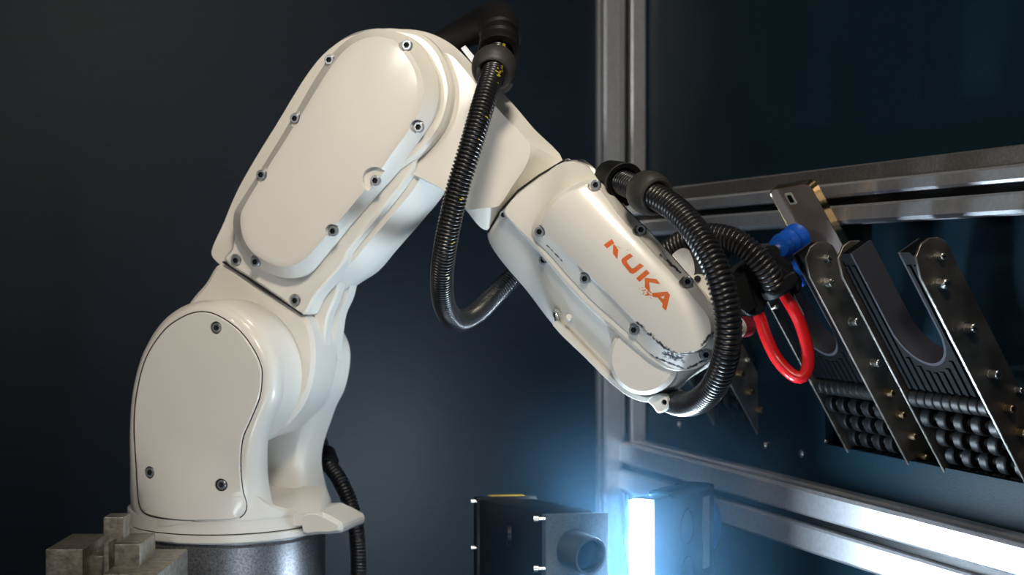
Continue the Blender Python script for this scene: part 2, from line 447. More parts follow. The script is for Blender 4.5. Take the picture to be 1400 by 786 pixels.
def bolts(parent, pxs, q, s=1.0, pocket=0.0085, depth=0.004, sink=0.002):
    holes = []
    for b in pxs:
        p = P(b[0], b[1], q); rr = b[2] if len(b) > 2 else pocket
        holes.append((p.x, p.z, rr)); add_bolt(p.x, q+sink+0.0022, p.z, parent, s)
    drill(parent, holes, q-0.06, q+depth)

def seat_bolts(o, pts, s=1.0, r=0.0085, sink=-0.0012, dig=0.0015):
    holes = []
    for b in pts:
        h, nn = surf(o, b[0], b[1]); rr = b[2] if len(b) > 2 else r
        holes.append((h.x, h.z, rr, h.y)); add_bolt(h.x, h.y+sink+0.002, h.z, o, s)
    for x, z, rr, y in holes: drill(o, [(x, z, rr)], y-0.05, y+dig)

# base casting and rotating column
zr0 = H-0.3285; zr1 = H-0.3165; zr2 = H-0.296
def vlathe(name, prof, m, parent, n=96, cx=0, cy=0, ang=32):
    rings = [[Vector((cx+r*math.cos(2*PI*i/n), cy+r*math.sin(2*PI*i/n), z)) for i in range(n)] for z, r in prof]
    return link_bm(name, loft_bm(rings), m, parent, ang)
vlathe('base_casting', [(0.0, 0.155), (0.03, 0.155), (0.04, 0.128), (0.10, 0.1245), (zr0-0.006, 0.1245), (zr0-0.003, 0.121), (zr0-0.001, 0.121)], GREYC, rob)
col = vlathe('column_ring', [(zr0-0.0012, 0.121), (zr0, 0.127), (zr0+0.002, 0.129), (zr1-0.0016, 0.129), (zr1-0.001, 0.126), (zr1, 0.126), (zr1+0.0006, 0.1285), (zr2-0.003, 0.1275), (zr2, 0.124)], PAINT, rob)
vlathe('ring_seam', [(zr1-0.0014, 0.1265), (zr1+0.0004, 0.1265)], SEAM, col)
plate('pointer_nose', [(420, 700), (437, 696), (443, 697), (471, 711), (474, 719), (471, 726), (441, 728), (420, 728)], -0.035,
      [(0.004, -0.052), (0.0, -0.045), (0.0, 0.02), (0.003, 0.024)], PAINT, col, 2, 20)

cheek = [(182, 640), (182, 577), (187, 530), (200, 486), (223, 451), (249, 432), (273, 425), (297, 429), (326, 447), (347, 472), (359, 500), (360, 520), (357, 545), (345, 575), (336, 605), (335, 640), (337, 668), (341, 690), (346, 712), (342, 722), (318, 724), (285, 724), (230, 720), (196, 710), (184, 696)]
ZB0, ZB1 = P(270, 590, -.115).z, P(270, 715, -.115).z
def bend(o):
    bm = bmesh.new(); bm.from_mesh(o.data)
    for ax_, lo, hi, st in ((2, ZB1-.02, ZB0+.006, .006), (0, -.14, .07, .008)):
        x = lo
        while x < hi:
            co = [0, 0, 0]; no = [0, 0, 0]; co[ax_] = x; no[ax_] = 1
            bmesh.ops.bisect_plane(bm, geom=bm.verts[:]+bm.edges[:]+bm.faces[:], plane_co=co, plane_no=no, dist=1e-6); x += st
    c = RL(CAM); R_ = 0.129
    for v in bm.verts:
        t = min(1, max(0, (ZB0-v.co.z)/(ZB0-ZB1))); t = t*t*(3-2*t)
        if t <= 0: continue
        d = v.co-c; k = 1.0; q0 = v.co.y
        for _ in range(40):
            x = max(-.985*R_, min(.985*R_, c.x+d.x*k))
            q = q0+t*(R_-math.sqrt(R_*R_-x*x)-.0122)
            k = k*.5+.5*(q-c.y)/d.y
        v.co = c+d*k
    bm.to_mesh(o.data); bm.free()
    o.data.polygons.foreach_set('use_smooth', [True]*len(o.data.polygons)); o.data.set_sharp_from_angle(angle=math.radians(40))
ch_ = plate('column_housing', cheek, -0.115, [(0.0, -0.115), (-0.005, -0.113), (-0.0095, -0.107), (-0.012, -0.098), (-0.0125, -0.085), (-0.009, -0.074), (0.0, -0.070)], PAINT, rob, 5, 40)
bend(ch_)
drumo = [(277+83*math.cos(2*PI*i/26), 517+93*math.sin(2*PI*i/26)) for i in range(26)]
plate('shoulder_drum', drumo, -0.115, [(0.002, -0.112), (-0.008, -0.105), (-0.012, -0.096), (-0.0125, -0.04), (-0.011, -0.012), (-0.006, -0.005)], PAINT, rob, 3, 40)
cover = [(184, 577), (189, 530), (201, 488), (225, 452), (250, 434), (273, 427), (295, 431), (324, 450), (344, 475), (356, 501), (357, 520), (354, 543), (342, 573), (331, 600), (328, 635), (331, 671), (336, 690), (333, 702), (322, 709), (290, 711), (250, 711), (208, 705), (195, 698), (190, 684), (187, 640)]
bend(plate('cover_seam', cover, -0.1158, [(-0.0016, -0.1158), (-0.0016, -0.110)], SEAM, rob))
cc = plate('column_cover', cover, -0.117, [(0.0012, -0.1182), (0.0, -0.1172), (0.0, -0.110)], PAINT, rob)
bend(cc)
seat_bolts(cc, [(295, 448), (204, 646), (302, 663)], 0.95, 0.0078, 0.0026, 0.005)

rear = [(453, 438), (468, 450), (478, 470), (480, 493), (473, 530), (461, 555), (453, 577), (444, 605), (441, 630), (446, 660), (455, 690), (455, 712), (330, 712), (320, 690), (312, 560), (318, 500), (330, 460), (360, 432), (400, 422), (430, 426)]
plate('rear_housing', rear, 0.115, [(0.012, 0.05), (0.004, 0.056), (0.0, 0.066), (0.0, 0.112), (0.006, 0.118)], PAINT, rob, 5, 40)
# curved skirt that joins the housing to the ring on the front right
sk = []
for dg, y in ((-62, 722), (-30, 716), (-8, 708), (4, 690), (10, 660), (14, 640), (18, 642), (23, 664), (29, 681), (36, 690), (46, 696), (60, 700), (75, 703), (88, 706)):
    t = math.radians(dg)
    r_ = 0.1283; x_, y_ = r_*math.sin(t), -r_*math.cos(t)
    # angles are measured from the direction of the camera; turn them into the robot frame
    lx, ly = math.cos(PSI)*x_-math.sin(PSI)*y_, math.sin(PSI)*x_+math.cos(PSI)*y_
    depth = (RO+EX*lx+KY*ly).y
    z_ = H-(y-HZ)/F*depth
    u_ = Vector((lx, ly, 0))/r_
    sk.append([u_*r_+Vector((0, 0, zr2-.004)), u_*r_+Vector((0, 0, z_-.004)), u_*(r_-.004)+Vector((0, 0, z_)), u_*(r_-.022)+Vector((0, 0, z_-.001)), u_*(r_-.03)+Vector((0, 0, zr2-.004))])
def dense(rows, k=5):
    out = []
    for i in range(len(rows)-1):
        p = [rows[max(0, i-1)], rows[i], rows[i+1], rows[min(len(rows)-1, i+2)]]
        for j in range(k):
            t = j/k
            out.append([0.5*((2*b)+(c-a)*t+(2*a-5*b+4*c-d)*t*t+(3*b-a-3*c+d)*t**3) for a, b, c, d in zip(*p)])
    return out+[rows[-1]]
link_bm('column_skirt', loft_bm(dense(sk)), PAINT, rob, 45)
# fillet block between the two housings, over the ring
multi('column_floor', [([(352, 715), (352, 690), (380, 700), (436, 700), (440, 700), (440, 715)], -0.05),
                       ([(352, 712), (352, 672), (385, 676), (420, 676), (446, 676), (450, 712)], 0.03),
                       ([(352, 712), (352, 662), (385, 662), (420, 664), (446, 668), (452, 708)], 0.06)], PAINT, rob, 3, 60)

# lower arm: eye between the housings and the neck below the upper cover
lower = [(304, 361), (283, 388), (262, 413), (243, 450), (236, 510), (258, 570), (310, 600), (370, 598), (408, 566), (425, 535), (432, 500), (432, 470), (427, 446), (421, 435), (413, 429), (360, 397)]
plate('lower_arm', lower, -0.028, [(0.005, -0.0345), (0.0, -0.030), (0.0, 0.03), (0.004, 0.045), (0.010, 0.050)], PAINT, rob, 4, 40)
bearing = []
for i in range(20):
    t = 2*PI*i/20; bearing.append((331+112*math.cos(t), 500+98*math.sin(t)))
plate('arm_eye', bearing, 0.0, [(0.012, -0.006), (0.002, -0.003), (0.0, 0.0), (0.0, 0.013), (0.008, 0.0145), (0.008, 0.027), (0.0, 0.0285), (0.0, 0.052)], PAINT, rob, 3, 24)
neck = [(392, 424), (414, 430), (424, 404), (470, 380), (468, 404), (457, 430), (452, 462), (446, 500), (425, 530), (396, 520)]
plate('arm_neck', neck, 0.012, [(0.003, -0.0055), (0.0, -0.003), (0.0, 0.013), (0.007, 0.0145), (0.007, 0.027), (0.0, 0.0285), (0.0, 0.05)], PAINT, rob, 4, 24)
lip = [(305, 357), (360, 393), (414, 429), (413, 431), (359, 395), (304, 359)]
plate('arm_seam', lip, -0.037, [(0, -0.0375), (0, -0.020)], SEAM, rob, 1)

# upper arm: rear half, front half, cover flange, domed cover
rearb = [(330, 300), (352, 250), (400, 170), (455, 85), (500, 50), (545, 45), (600, 80), (625, 150), (622, 220), (606, 263), (575, 302), (540, 342), (516, 370), (489, 388), (466, 407), (456, 432), (460, 460), (445, 490), (405, 450), (350, 390), (312, 352)]
plate('upper_arm_rear', rearb, 0.045, [(0.012, -0.02), (0.004, 0.0), (0.0, 0.02), (0.0, 0.05), (0.008, 0.064)], PAINT, rob, 5, 40)
front = [(307, 355), (318, 338), (322, 300), (356, 236), (400, 163), (446, 89), (470, 62), (500, 46), (530, 42), (560, 52), (590, 90), (602, 130), (598, 160), (575, 205), (560, 240), (520, 292), (477, 345), (472, 358), (452, 382), (432, 405), (420, 428), (413, 430), (385, 409), (345, 382)]
ua = plate('upper_arm_front', front, -0.036, [(0.003, -0.0385), (0.0, -0.036), (0.0, -0.02), (0.0, 0.0)], PAINT, rob, 4, 32)
bolts(ua, [(322, 356), (403, 411)], -0.0385, 1.0, 0.0085, 0.003, 0.001)
flange = [(324, 283), (354, 236), (399, 162), (444, 87), (468, 60), (492, 45), (516, 39), (540, 43), (558, 50), (574, 63), (587, 82), (597, 104), (600, 128), (596, 150), (585, 171), (562, 202), (540, 232), (513, 262), (480, 300), (440, 349), (424, 368), (412, 377), (398, 380), (384, 379), (360, 370), (342, 355), (327, 331), (319, 310), (320, 292)]
dome = [(331, 288), (362, 236), (410, 160), (448, 98), (470, 70), (490, 56), (512, 50), (536, 54), (555, 66), (570, 86), (578, 108), (579, 129), (573, 152), (556, 182), (537, 208), (518, 236), (488, 273), (455, 312), (425, 347), (412, 358), (398, 364), (382, 364), (366, 358), (347, 346), (334, 328), (329, 306)]
fl = faceted('upper_arm_cover', flange, dome, -0.055, -0.072, PAINT, rob, (388, 312), (520, 108), 0.0012, 0.018)
B2 = [(557, 62), (573, 174), (456, 316), (350, 358), (451, 82)]
B3 = [(404, 162), (358, 239), (513, 247)]
seat_bolts(fl, B2 + [(404, 162, 0.010), (358, 239, 0.010), (514, 247, 0.0165)])

# elbow collar and elbow housing
collar = [(470, 80), (495, 52), (525, 41), (549, 41), (579, 48), (602, 68), (616, 98), (621, 129), (612, 168), (594, 195), (570, 218), (530, 240), (480, 220), (455, 150)]
plate('elbow_collar', collar, -0.034, [(0.004, -0.046), (0.0, -0.041), (0.0, -0.030), (0.005, -0.025), (0.006, -0.01)], PAINT, rob, 5, 32)
eh = [(549, 40), (579, 43), (603, 52), (623, 65), (648, 90), (692, 132), (730, 176), (770, 221), (735, 243), (704, 267), (683, 290), (667, 314), (656, 310), (637, 287), (612, 262), (575, 245), (530, 225), (490, 180), (470, 120), (480, 70), (512, 44)]
multi('elbow_housing', [
    ([(545, 62), (568, 62), (588, 66), (604, 70), (622, 80), (667, 134), (704, 174), (724, 197), (721, 222), (702, 252), (682, 281), (668, 284), (655, 285), (641, 286), (624, 272), (590, 250), (540, 225), (500, 180), (480, 120), (490, 80), (520, 64)], -0.028),
    (eh, -0.004),
    (eh, 0.06),
    ([(549, 48), (579, 51), (603, 60), (618, 72), (640, 96), (684, 140), (722, 182), (760, 222), (735, 248), (710, 266), (693, 284), (675, 304), (662, 302), (640, 283), (614, 258), (575, 240), (530, 222), (494, 178), (476, 120), (486, 76), (514, 52)], 0.085)],
    PAINT, rob, 4, 25)

# forearm
S1 = [(770, 221), (800, 222), (823, 250), (858, 286), (894, 323), (947, 380), (972, 410), (986, 440), (989, 470), (985, 490), (958, 508), (940, 520), (922, 540), (900, 549), (869, 546), (840, 527), (800, 488), (757, 445), (720, 397), (690, 362), (671, 335), (667, 318), (683, 290), (704, 267), (735, 243)]
F1 = [(770, 222), (800, 226), (822, 251), (857, 287), (893, 324), (944, 380), (968, 411), (984, 435), (986, 460), (975, 487), (952, 503), (926, 505), (905, 496), (888, 484), (869, 465), (845, 443), (811, 413), (780, 381), (750, 347), (728, 323), (707, 302), (693, 287), (698, 276), (710, 264), (738, 244)]
mid = lambda a, b, t: [(x0+(x1-x0)*t, y0+(y1-y0)*t) for (x0, y0), (x1, y1) in zip(a, b)]
fa = multi('forearm', [(F1, -0.056), (mid(F1, S1, 0.10), -0.0555), (mid(F1, S1, 0.15), -0.053), (mid(F1, S1, 0.17), -0.043), (mid(F1, S1, 0.55), -0.022), (mid(F1, S1, 0.88), 0.000), (S1, 0.018), (S1, 0.06), (mid(S1, F1, 0.15), 0.08)], PAINT, rob, 4, 30)
seam_o = [(772, 219), (737, 240), (708, 261), (697, 274), (683, 290), (667, 317)]
sp = [Vector(p) for p in seam_o]
link_bm('forearm_seam', tube_bm([P(x, y, q) for (x, y), q in zip(seam_o, (-0.038, -0.050, -0.051, -0.048, -0.030, 0.005))], 0.0014, 8), SEAM, fa, 60)
C1 = [(810, 245), (783, 254), (761, 266), (740, 289), (729, 306), (727, 321), (750, 346), (780, 380), (811, 412), (845, 442), (869, 464), (888, 483), (905, 495), (925, 504), (950, 503), (970, 491), (980, 477), (986, 455), (983, 433), (967, 411), (943, 380), (893, 323), (857, 287), (825, 253)]
plate('cover_seam', C1, -0.0545, [(-0.0006, -0.0552), (-0.0006, -0.05)], SEAM, rob, 4)
E_ = -0.078
scuffs = [(P(872, 442, E_), P(912, 478, E_), .0040), (P(912, 478, E_), P(930, 485, E_), .0035), (P(930, 485, E_), P(956, 480, E_), .0035),
          (P(962, 472, E_), P(975, 454, E_), .0030), (P(912, 484, -.066), P(930, 490, -.066), .0075), (P(886, 484, -.059), P(938, 505, -.059), .0026),
          (P(902, 348, -.070), P(928, 372, -.070), .0026), (P(748, 335, -.064), P(768, 356, -.064), .0018), (P(938, 505, -.059), P(975, 486, -.059), .0028)]
SCUFF = scuffed('scuffed_cream_paint', scuffs)
D1 = [(812, 252), (789, 259), (768, 272), (749, 293), (740, 308), (744, 320), (770, 345), (806, 378), (834, 403), (863, 433), (888, 457), (909, 475), (925, 482), (944, 483), (960, 477), (971, 465), (974, 449), (970, 434), (960, 420), (935, 390), (888, 339), (850, 298)]
cov = faceted('forearm_cover', C1, D1, -0.0590, -0.0725, SCUFF, rob, (785, 290), (935, 452), 0.0135, 0.004)
fdome = cov
FB = [(738, 317), (800, 381), (867, 451), (966, 485), (941, 385), (877, 314), (815, 253)]
bolt_surface = BVHTree.FromPolygons([v.co for v in cov.data.vertices], [p.vertices for p in cov.data.polygons])
seat_bolts(cov, FB, 0.92, 0.008)
for x, y in ((689, 294), (743, 356)):
    h, nn = surf(fa, x, y); add_bolt(h.x, h.y+.001, h.z, fa, 0.85)
# drum of the fifth joint, bulging out of the lower side, and the lug under it
drum = [(884+48*math.cos(2*PI*i/24), 489+50*math.sin(2*PI*i/24)) for i in range(24)]
plate('wrist_drum', drum, -0.03, [(0.005, -0.047), (0.0, -0.042), (0.0, 0.02)], PAINT, fa, 3)
rim = [(757, 445), (800, 488), (840, 527), (869, 546), (900, 550), (922, 541), (926, 535), (900, 543), (872, 539), (845, 521), (804, 481), (762, 438)]
plate('forearm_rim', rim, -0.01, [(0.0008, -0.0150), (0, -0.013), (0, 0.02)], PAINT, fa, 3)
lug = [(886, 546), (894, 556), (899, 563), (906, 564), (913, 559), (917, 550), (914, 541), (900, 538)]
lg = plate('lug', lug, -0.02, [(0.002, -0.027), (0, -0.024), (0, -0.008), (0.002, -0.006)], PAINT, fa, 4)
q_ = P(908, 550, -0.027); drill(lg, [(q_.x, q_.z, 0.0033)], -0.06, 0.02)
# gauge pin and cap on the lower side
A = P(762, 438, -0.004); lathe('gauge_pin', A+Vector((0, 0, 0)), A+Vector((0.004, -0.018, 0.012)), [(-.3, .0035), (.5, .0035), (.55, .0046), (.9, .0046), (1, .003)], ZINC, fa, 14)
A = P(780, 437, -0.012); lathe('plug', A, A+Vector((0.001, -0.012, 0.004)), [(-.5, .0042), (.8, .0042), (1, .003)], PAINT, fa, 16)
# bright bracket at the top of the forearm
multi('hose_bracket', [([(787, 224), (794, 217), (800, 219), (818, 236), (817, 243), (806, 240)], -0.02), ([(787, 224), (794, 217), (800, 219), (818, 236), (817, 243), (806, 240)], 0.0)], CHROME, fa, 2, 20)
p = P(777, 222, -0.03); add_bolt(p.x, p.y, p.z, fa, 0.7)
# wrist behind the forearm end
multi('wrist', [([(925, 400), (947, 377), (962, 376), (980, 392), (990, 415), (1000, 450), (985, 480), (940, 470)], 0.03), ([(925, 400), (947, 377), (962, 376), (980, 392), (990, 415), (1000, 450), (985, 480), (940, 470)], 0.085)], PAINT, rob, 4, 40)
for x, y in ((954, 381), (978, 416)):
    p = P(x, y, 0.03); lathe('screw', p, p+Vector((0, -0.003, 0)), [(0, .004), (1, .004)], BOLTD, rob, 10)
wf0 = RL(W(1000, 449, 1.70)); wf1 = RL(W(1015, 447, 1.73))
lathe('tool_flange', wf0, wf1, [(0, .0135), (.4, .0135), (.45, .012), (.5, .012)], PAINT, rob, 28)
lathe('flange_ring', wf0.lerp(wf1, .6), wf1+(wf1-wf0)*0.35, [(0, .0125), (1, .0125)], REDD, rob, 28)
# grey metal tab behind forearm
multi('cable_tab', [([(918, 352), (930, 340), (942, 342), (950, 372), (940, 382)], 0.05), ([(918, 352), (930, 340), (942, 342), (950, 372), (940, 382)], 0.058)], ALU, rob, 3, 20)

# lettering on the forearm dome
LS = 120/674.0
def lp(x, y): return (820+x*LS, 300+y*LS)
letters = [
 [(38, 195), (97, 150), (117, 182), (62, 222)],
 [(108, 188), (128, 204), (147, 235), (142, 304), (108, 262)],
 [(222, 268), (236, 262), (258, 283), (212, 318), (212, 328), (250, 375), (265, 375), (312, 337), (342, 357), (285, 405), (262, 418), (238, 410), (178, 335), (172, 312), (180, 298)],
 [(360, 385), (387, 412), (312, 478), (285, 452)],
 [(350, 448), (438, 458), (467, 497), (385, 482), (392, 560), (352, 520)],
 [(405, 565), (520, 553), (500, 585), (470, 595), (450, 598), (415, 595)],
 [(520, 553), (543, 580), (515, 700), (485, 672), (492, 650), (498, 615), (500, 585)],
 [(450, 598), (470, 595), (498, 615), (492, 650)]]
rnd = random.Random(3)
for i in range(34):
    x = 310+rnd.random()*100; y = 522+ (x-310)*0.6 + rnd.gauss(0, 16); s = 3+rnd.random()*5
    letters.append([(x+s*math.cos(t+i), y+s*math.sin(t+i)*0.8) for t in (0, 1.4, 2.9, 4.4)])
for x, y in ((150, 212), (160, 220), (215, 232), (140, 208)):
    letters.append([(x-4, y), (x, y-3), (x+6, y+2), (x, y+4)])
bvh = bolt_surface
bm = bmesh.new()
for L in letters:
    b2 = bmesh.new(); vs = []
    for x, y in L:
        p = P(*lp(x, y), -0.083); vs.append(b2.verts.new((p.x, 0, p.z)))
    b2.faces.new(vs); bmesh.ops.triangulate(b2, faces=b2.faces[:])
    if len(L) != 4 or abs(L[0][0]-L[1][0]) > 20:
        for _ in range(2): bmesh.ops.subdivide_edges(b2, edges=b2.edges[:], cuts=1, use_grid_fill=True)
    for v in b2.verts:
        hit = bvh.ray_cast(Vector((v.co.x, -0.3, v.co.z)), Vector((0, 1, 0)))
        v.co.y = (hit[0].y if hit[0] else -0.08) - 0.0003
    me = bpy.data.meshes.new('t'); b2.to_mesh(me); b2.free(); bm.from_mesh(me); bpy.data.meshes.remove(me)
tag(link_bm('lettering', bm, ORANGE, cov), 'worn orange KUKA lettering')

# hose brackets on the robot: elbow boot and forearm boot
def LW(px, py, Y): return RL(W(px, py, Y))
strip = [(630, 66), (636, 62), (641, 68), (660, 90), (656, 97), (648, 89)]
multi('elbow_bracket', [(strip, 0.0), (strip, 0.03)], ALU, rob, 1, 20)
boot = spline([LW(596, 66, 1.86), LW(625, 50, 1.85), LW(655, 35, 1.83), LW(676, 27, 1.80), LW(684, 38, 1.76), LW(685, 56, 1.73)], 0.006)
nb = len(boot)
link_bm('elbow_boot', tube_bm(boot, lambda i: 0.017+0.007*min(1, i/(nb*0.6)), 20), RUBBER, rob, 60)
lathe('boot_bell', LW(683, 36, 1.755), LW(682, 74, 1.70), [(0, .020), (.3, .024), (.36, .021), (.6, .0235), (.66, .0215), (.95, .025), (1.0, .0245), (.97, .017), (.6, .016)], RUBBER, rob, 32)
clip = [(686, 112), (692, 107), (702, 116), (696, 124), (690, 128), (684, 124)]
multi('clip', [(clip, -0.03), (clip, -0.015)], RUBG, rob, 1, 20)

# forearm boot
p0 = LW(832, 258, 1.70)
multi('forearm_boot', [([(818, 240), (830, 230), (848, 224), (862, 228), (868, 250), (868, 272), (856, 282), (838, 262)], 0.01), ([(818, 240), (830, 230), (848, 224), (862, 228), (868, 250), (868, 272), (856, 282), (838, 262)], 0.05)], BLACK, rob, 2, 25)
lathe('boot_bell', LW(834, 242, 1.725), LW(855, 250, 1.68), [(0, .020), (.6, .0225), (.75, .0215), (.98, .0235), (1, .0225), (.95, .017), (.5, .016)], RUBBER, rob, 32)

# ------------------------------------------------------------------ hoses
h1 = [W(684, 48, 1.745), W(680, 72, 1.70), W(674, 100, 1.655), W(662, 138, 1.625), W(645, 195, 1.61), W(624, 265, 1.615), W(609, 335, 1.64), W(604, 385, 1.68), W(609, 421, 1.73), W(626, 438, 1.79), W(651, 428, 1.84), W(678, 402, 1.88), W(705, 375, 1.9), W(735, 350, 1.9)]
hs1 = corrugated('corrugated_hose', h1, 0.0135, 0.0043, HOSE)
tag(hs1, 'black corrugated hose hanging in a loop from the elbow in front of the arm', 'hose')
lathe('hose_grip_ring', W(678, 81, 1.685), W(673, 103, 1.655), [(.5+.42*math.cos(2*PI*i/16)*1.0, .0185+.0075*math.sin(2*PI*i/16)) for i in range(16)], RUBG, hs1, 32, closed=True)
# flecks of yellow print along the hose
bm = bmesh.new()
path = spline(h1, 0.001)
for i in range(30, 400):
    if random.random() < (0.30 if i < 130 else 0.03):
        p = path[i]; d = (path[i+1]-path[i]).normalized()
        toc = (CAM-p).normalized(); s = d.cross(toc).normalized()
        t = math.radians(34+random.gauss(0, 7)); v = (toc-d*toc.dot(d)).normalized()*math.cos(t)-s*math.sin(t)
        if s.x > 0: v = (toc-d*toc.dot(d)).normalized()*math.cos(t)+s*math.sin(t)
        s2 = d.cross(v)
        L_ = 0.0009+random.random()*0.001
        c = p+v*0.0133
        q4 = [c+s2*L_+d*.0006, c-s2*L_+d*.0006, c-s2*L_-d*.0006, c+s2*L_-d*.0006]
        q5 = [c2-v*0.0006 for c2 in q4]
        loft_bm([q4, q5], bm)
tag(link_bm('print_mark', bm, HOSEM, hs1), 'flecks of yellow print', kind='stuff')

h2 = [W(840, 246, 1.71), W(862, 254, 1.665), W(892, 266, 1.62), W(925, 287, 1.585), W(955, 322, 1.55), W(978, 365, 1.53), W(991, 410, 1.525), W(996, 450, 1.53), W(991, 492, 1.55), W(977, 527, 1.585), W(955, 548, 1.64), W(930, 552, 1.70), W(908, 542, 1.75), W(890, 520, 1.77)]
hs2 = corrugated('corrugated_hose', h2, 0.0150, 0.0056, HOSE)
tag(hs2, 'black corrugated hose curving in front of the wrist beside the orange lettering', 'hose')
lathe('hose_grip_ring', W(875, 258, 1.645), W(901, 270, 1.61), [(.5+.42*math.cos(2*PI*i/16), .0185+.0065*math.sin(2*PI*i/16)) for i in range(16)], RUBG, hs2, 32, closed=True)

h3 = [W(895, 368, 1.83), W(912, 345, 1.82), W(940, 327, 1.80), W(972, 321, 1.78), W(1004, 328, 1.76), W(1030, 347, 1.75), W(1050, 372, 1.75), W(1062, 394, 1.76)]
hs3 = corrugated('corrugated_hose', h3, 0.0148, 0.0056, HOSE)
tag(hs3, 'black corrugated hose arching behind the wrist down into the black gripper', 'hose')

h4 = [W(436, 600, 2.10), W(445, 628, 2.08), W(462, 652, 2.06), W(478, 686, 2.05), W(487, 725, 2.05), W(490, 770, 2.05), W(490, 830, 2.05)]
hs4 = corrugated('corrugated_hose', h4, 0.0115, 0.0046, HOSE)
tag(hs4, 'black corrugated hose running down behind the robot base', 'hose')
lathe('hose_nut', W(442, 618, 2.085), W(449, 636, 2.07), [(0, .013), (.1, .0165), (.9, .0165), (1, .013)], RUBBER, hs4, 20)

# ------------------------------------------------------------------ suction gripper, phone, red tube
GY = 1.78
gr = empty('suction_gripper', 'black suction gripper with blue bellows cup holding the phone', 'gripper', W(1045, 400, GY))
def gpart(name, pxs, Y0, Y1, m, parent, k=3, bev=0.002, ang=25, ref=None):
    """solid whose outline is met at depth Y0 and runs back to Y1 with a bevelled front"""
    base = parent.location if parent else Vector((0, 0, 0))
    o2 = catmull([Vector(((W(x, y, Y0)).x, (W(x, y, Y0)).z)) for x, y in pxs], k)
    rings = [[Vector((p.x, Y, p.y))-base for p in inset2(o2, i)] for i, Y in ((bev, Y0), (0, Y0+bev), (0, Y1-bev), (bev, Y1))]
    return link_bm(name, loft_bm(rings), m, parent, ang)
gpart('gripper_body', [(1004, 372), (1022, 356), (1044, 348), (1070, 354), (1084, 366), (1097, 384), (1092, 400), (1068, 408), (1050, 412), (1046, 424), (1030, 433), (1018, 428), (1008, 405)], GY+.005, GY+.06, BLACK, gr, 2)
gpart('valve_block', [(1036, 346), (1050, 338), (1062, 346), (1080, 358), (1086, 370), (1060, 380), (1044, 365)], GY+.02, GY+.075, BLACK, gr, 2)
gpart('tool_bracket', [(1000, 380), (1020, 372), (1036, 418), (1020, 430), (1008, 420)], GY-.02, GY+.01, BLACK, gr, 1)
base = gr.location
cl0, cl1 = W(1060, 378, GY-.012), W(1072, 398, GY-.008)
lathe('hose_socket', W(1052, 372, GY-.012)-base, W(1066, 396, GY-.005)-base, [(0, .0165), (.1, .018), (.55, .0185), (.6, .022), (1, .022)], RUBBER, gr, 28)
gpart('clamp_plate', [(1052, 391), (1058, 388), (1080, 373), (1088, 371), (1094, 380), (1086, 392), (1062, 403), (1054, 403)], GY-.035, GY-.012, BLACK, gr, 2, 0.0025)
lathe('cup_fitting', W(1058, 344, GY+.03)-base, W(1071, 335, GY+.045)-base, [(0, .009), (.5, .009), (.55, .0145), (1, .0145)], CHROME, gr, 20)
ca, cb = W(1064, 338, GY+.030)-base, W(1092, 325, GY+.070)-base
lathe('suction_cup', ca, cb, [(0, .010), (.02, .0135), (.16, .0155), (.22, .0148), (.30, .0125), (.36, .0125), (.50, .0168), (.56, .016), (.64, .0135), (.70, .0135), (.86, .0198), (.92, .0192), (.9, .012)], BLUE, gr, 32, ang=40)
ca, cb = W(1078, 376, GY+.035)-base, W(1102, 366, GY+.095)-base
lathe('suction_cup', ca, cb, [(0, .010), (.05, .012), (.2, .014), (.3, .012), (.45, .015), (.6, .012), (.8, .017), (.9, .016), (.88, .01)], BLUE, gr, 28, ang=40)
lathe('cable_screw', W(1056, 421, GY-.005)-base, W(1063, 418, GY-.012)-base, [(0, .003), (.6, .003), (.7, .004), (1, .003)], ZINC, gr, 12)
gpart('sensor_stem', [(1078, 404), (1085, 400), (1100, 430), (1098, 442)], GY+.02, GY+.032, ALU, gr, 1, .001)
gpart('sensor_foot', [(1074, 402), (1084, 396), (1086, 406), (1080, 408)], GY+.0, GY+.03, BLACK, gr, 1, .001)
lathe('air_stub', W(1096, 383, GY+.04)-base, W(1100, 390, GY+.04)-base, [(0, .0035), (1, .0035)], BLUE, gr, 12)

red = spline([W(1036, 426, GY+.02), W(1040, 438, GY+.02), W(1049, 464, GY+.015), W(1062, 490, GY+.01), W(1080, 510, GY), W(1095, 516, GY-.004), W(1104, 503, GY-.004), W(1104, 478, GY-.002), W(1095, 445, GY), W(1084, 422, GY+.0), W(1072, 402, GY+.005)], 0.004)
tag(link_bm('red_tube', tube_bm(red, 0.0077, 16), RED, None, 60), 'glossy red air tube looping below the gripper', 'tube')

# chute geometry shared by the phone and the chutes: slope line in (w, z)
PW = 0.047
e0 = Vector(RApx(1102, 369, aA)); e1 = Vector((0.0, zA))
dsl = e1-e0; LEN = dsl.length+0.03; dsl.normalize()
msl = Vector((-dsl.y, dsl.x))
if msl.x < 0: msl = -msl                                   # toward the room / up
tc_ = e0-dsl*0.020-msl*(PW/2); wT, zT = tc_

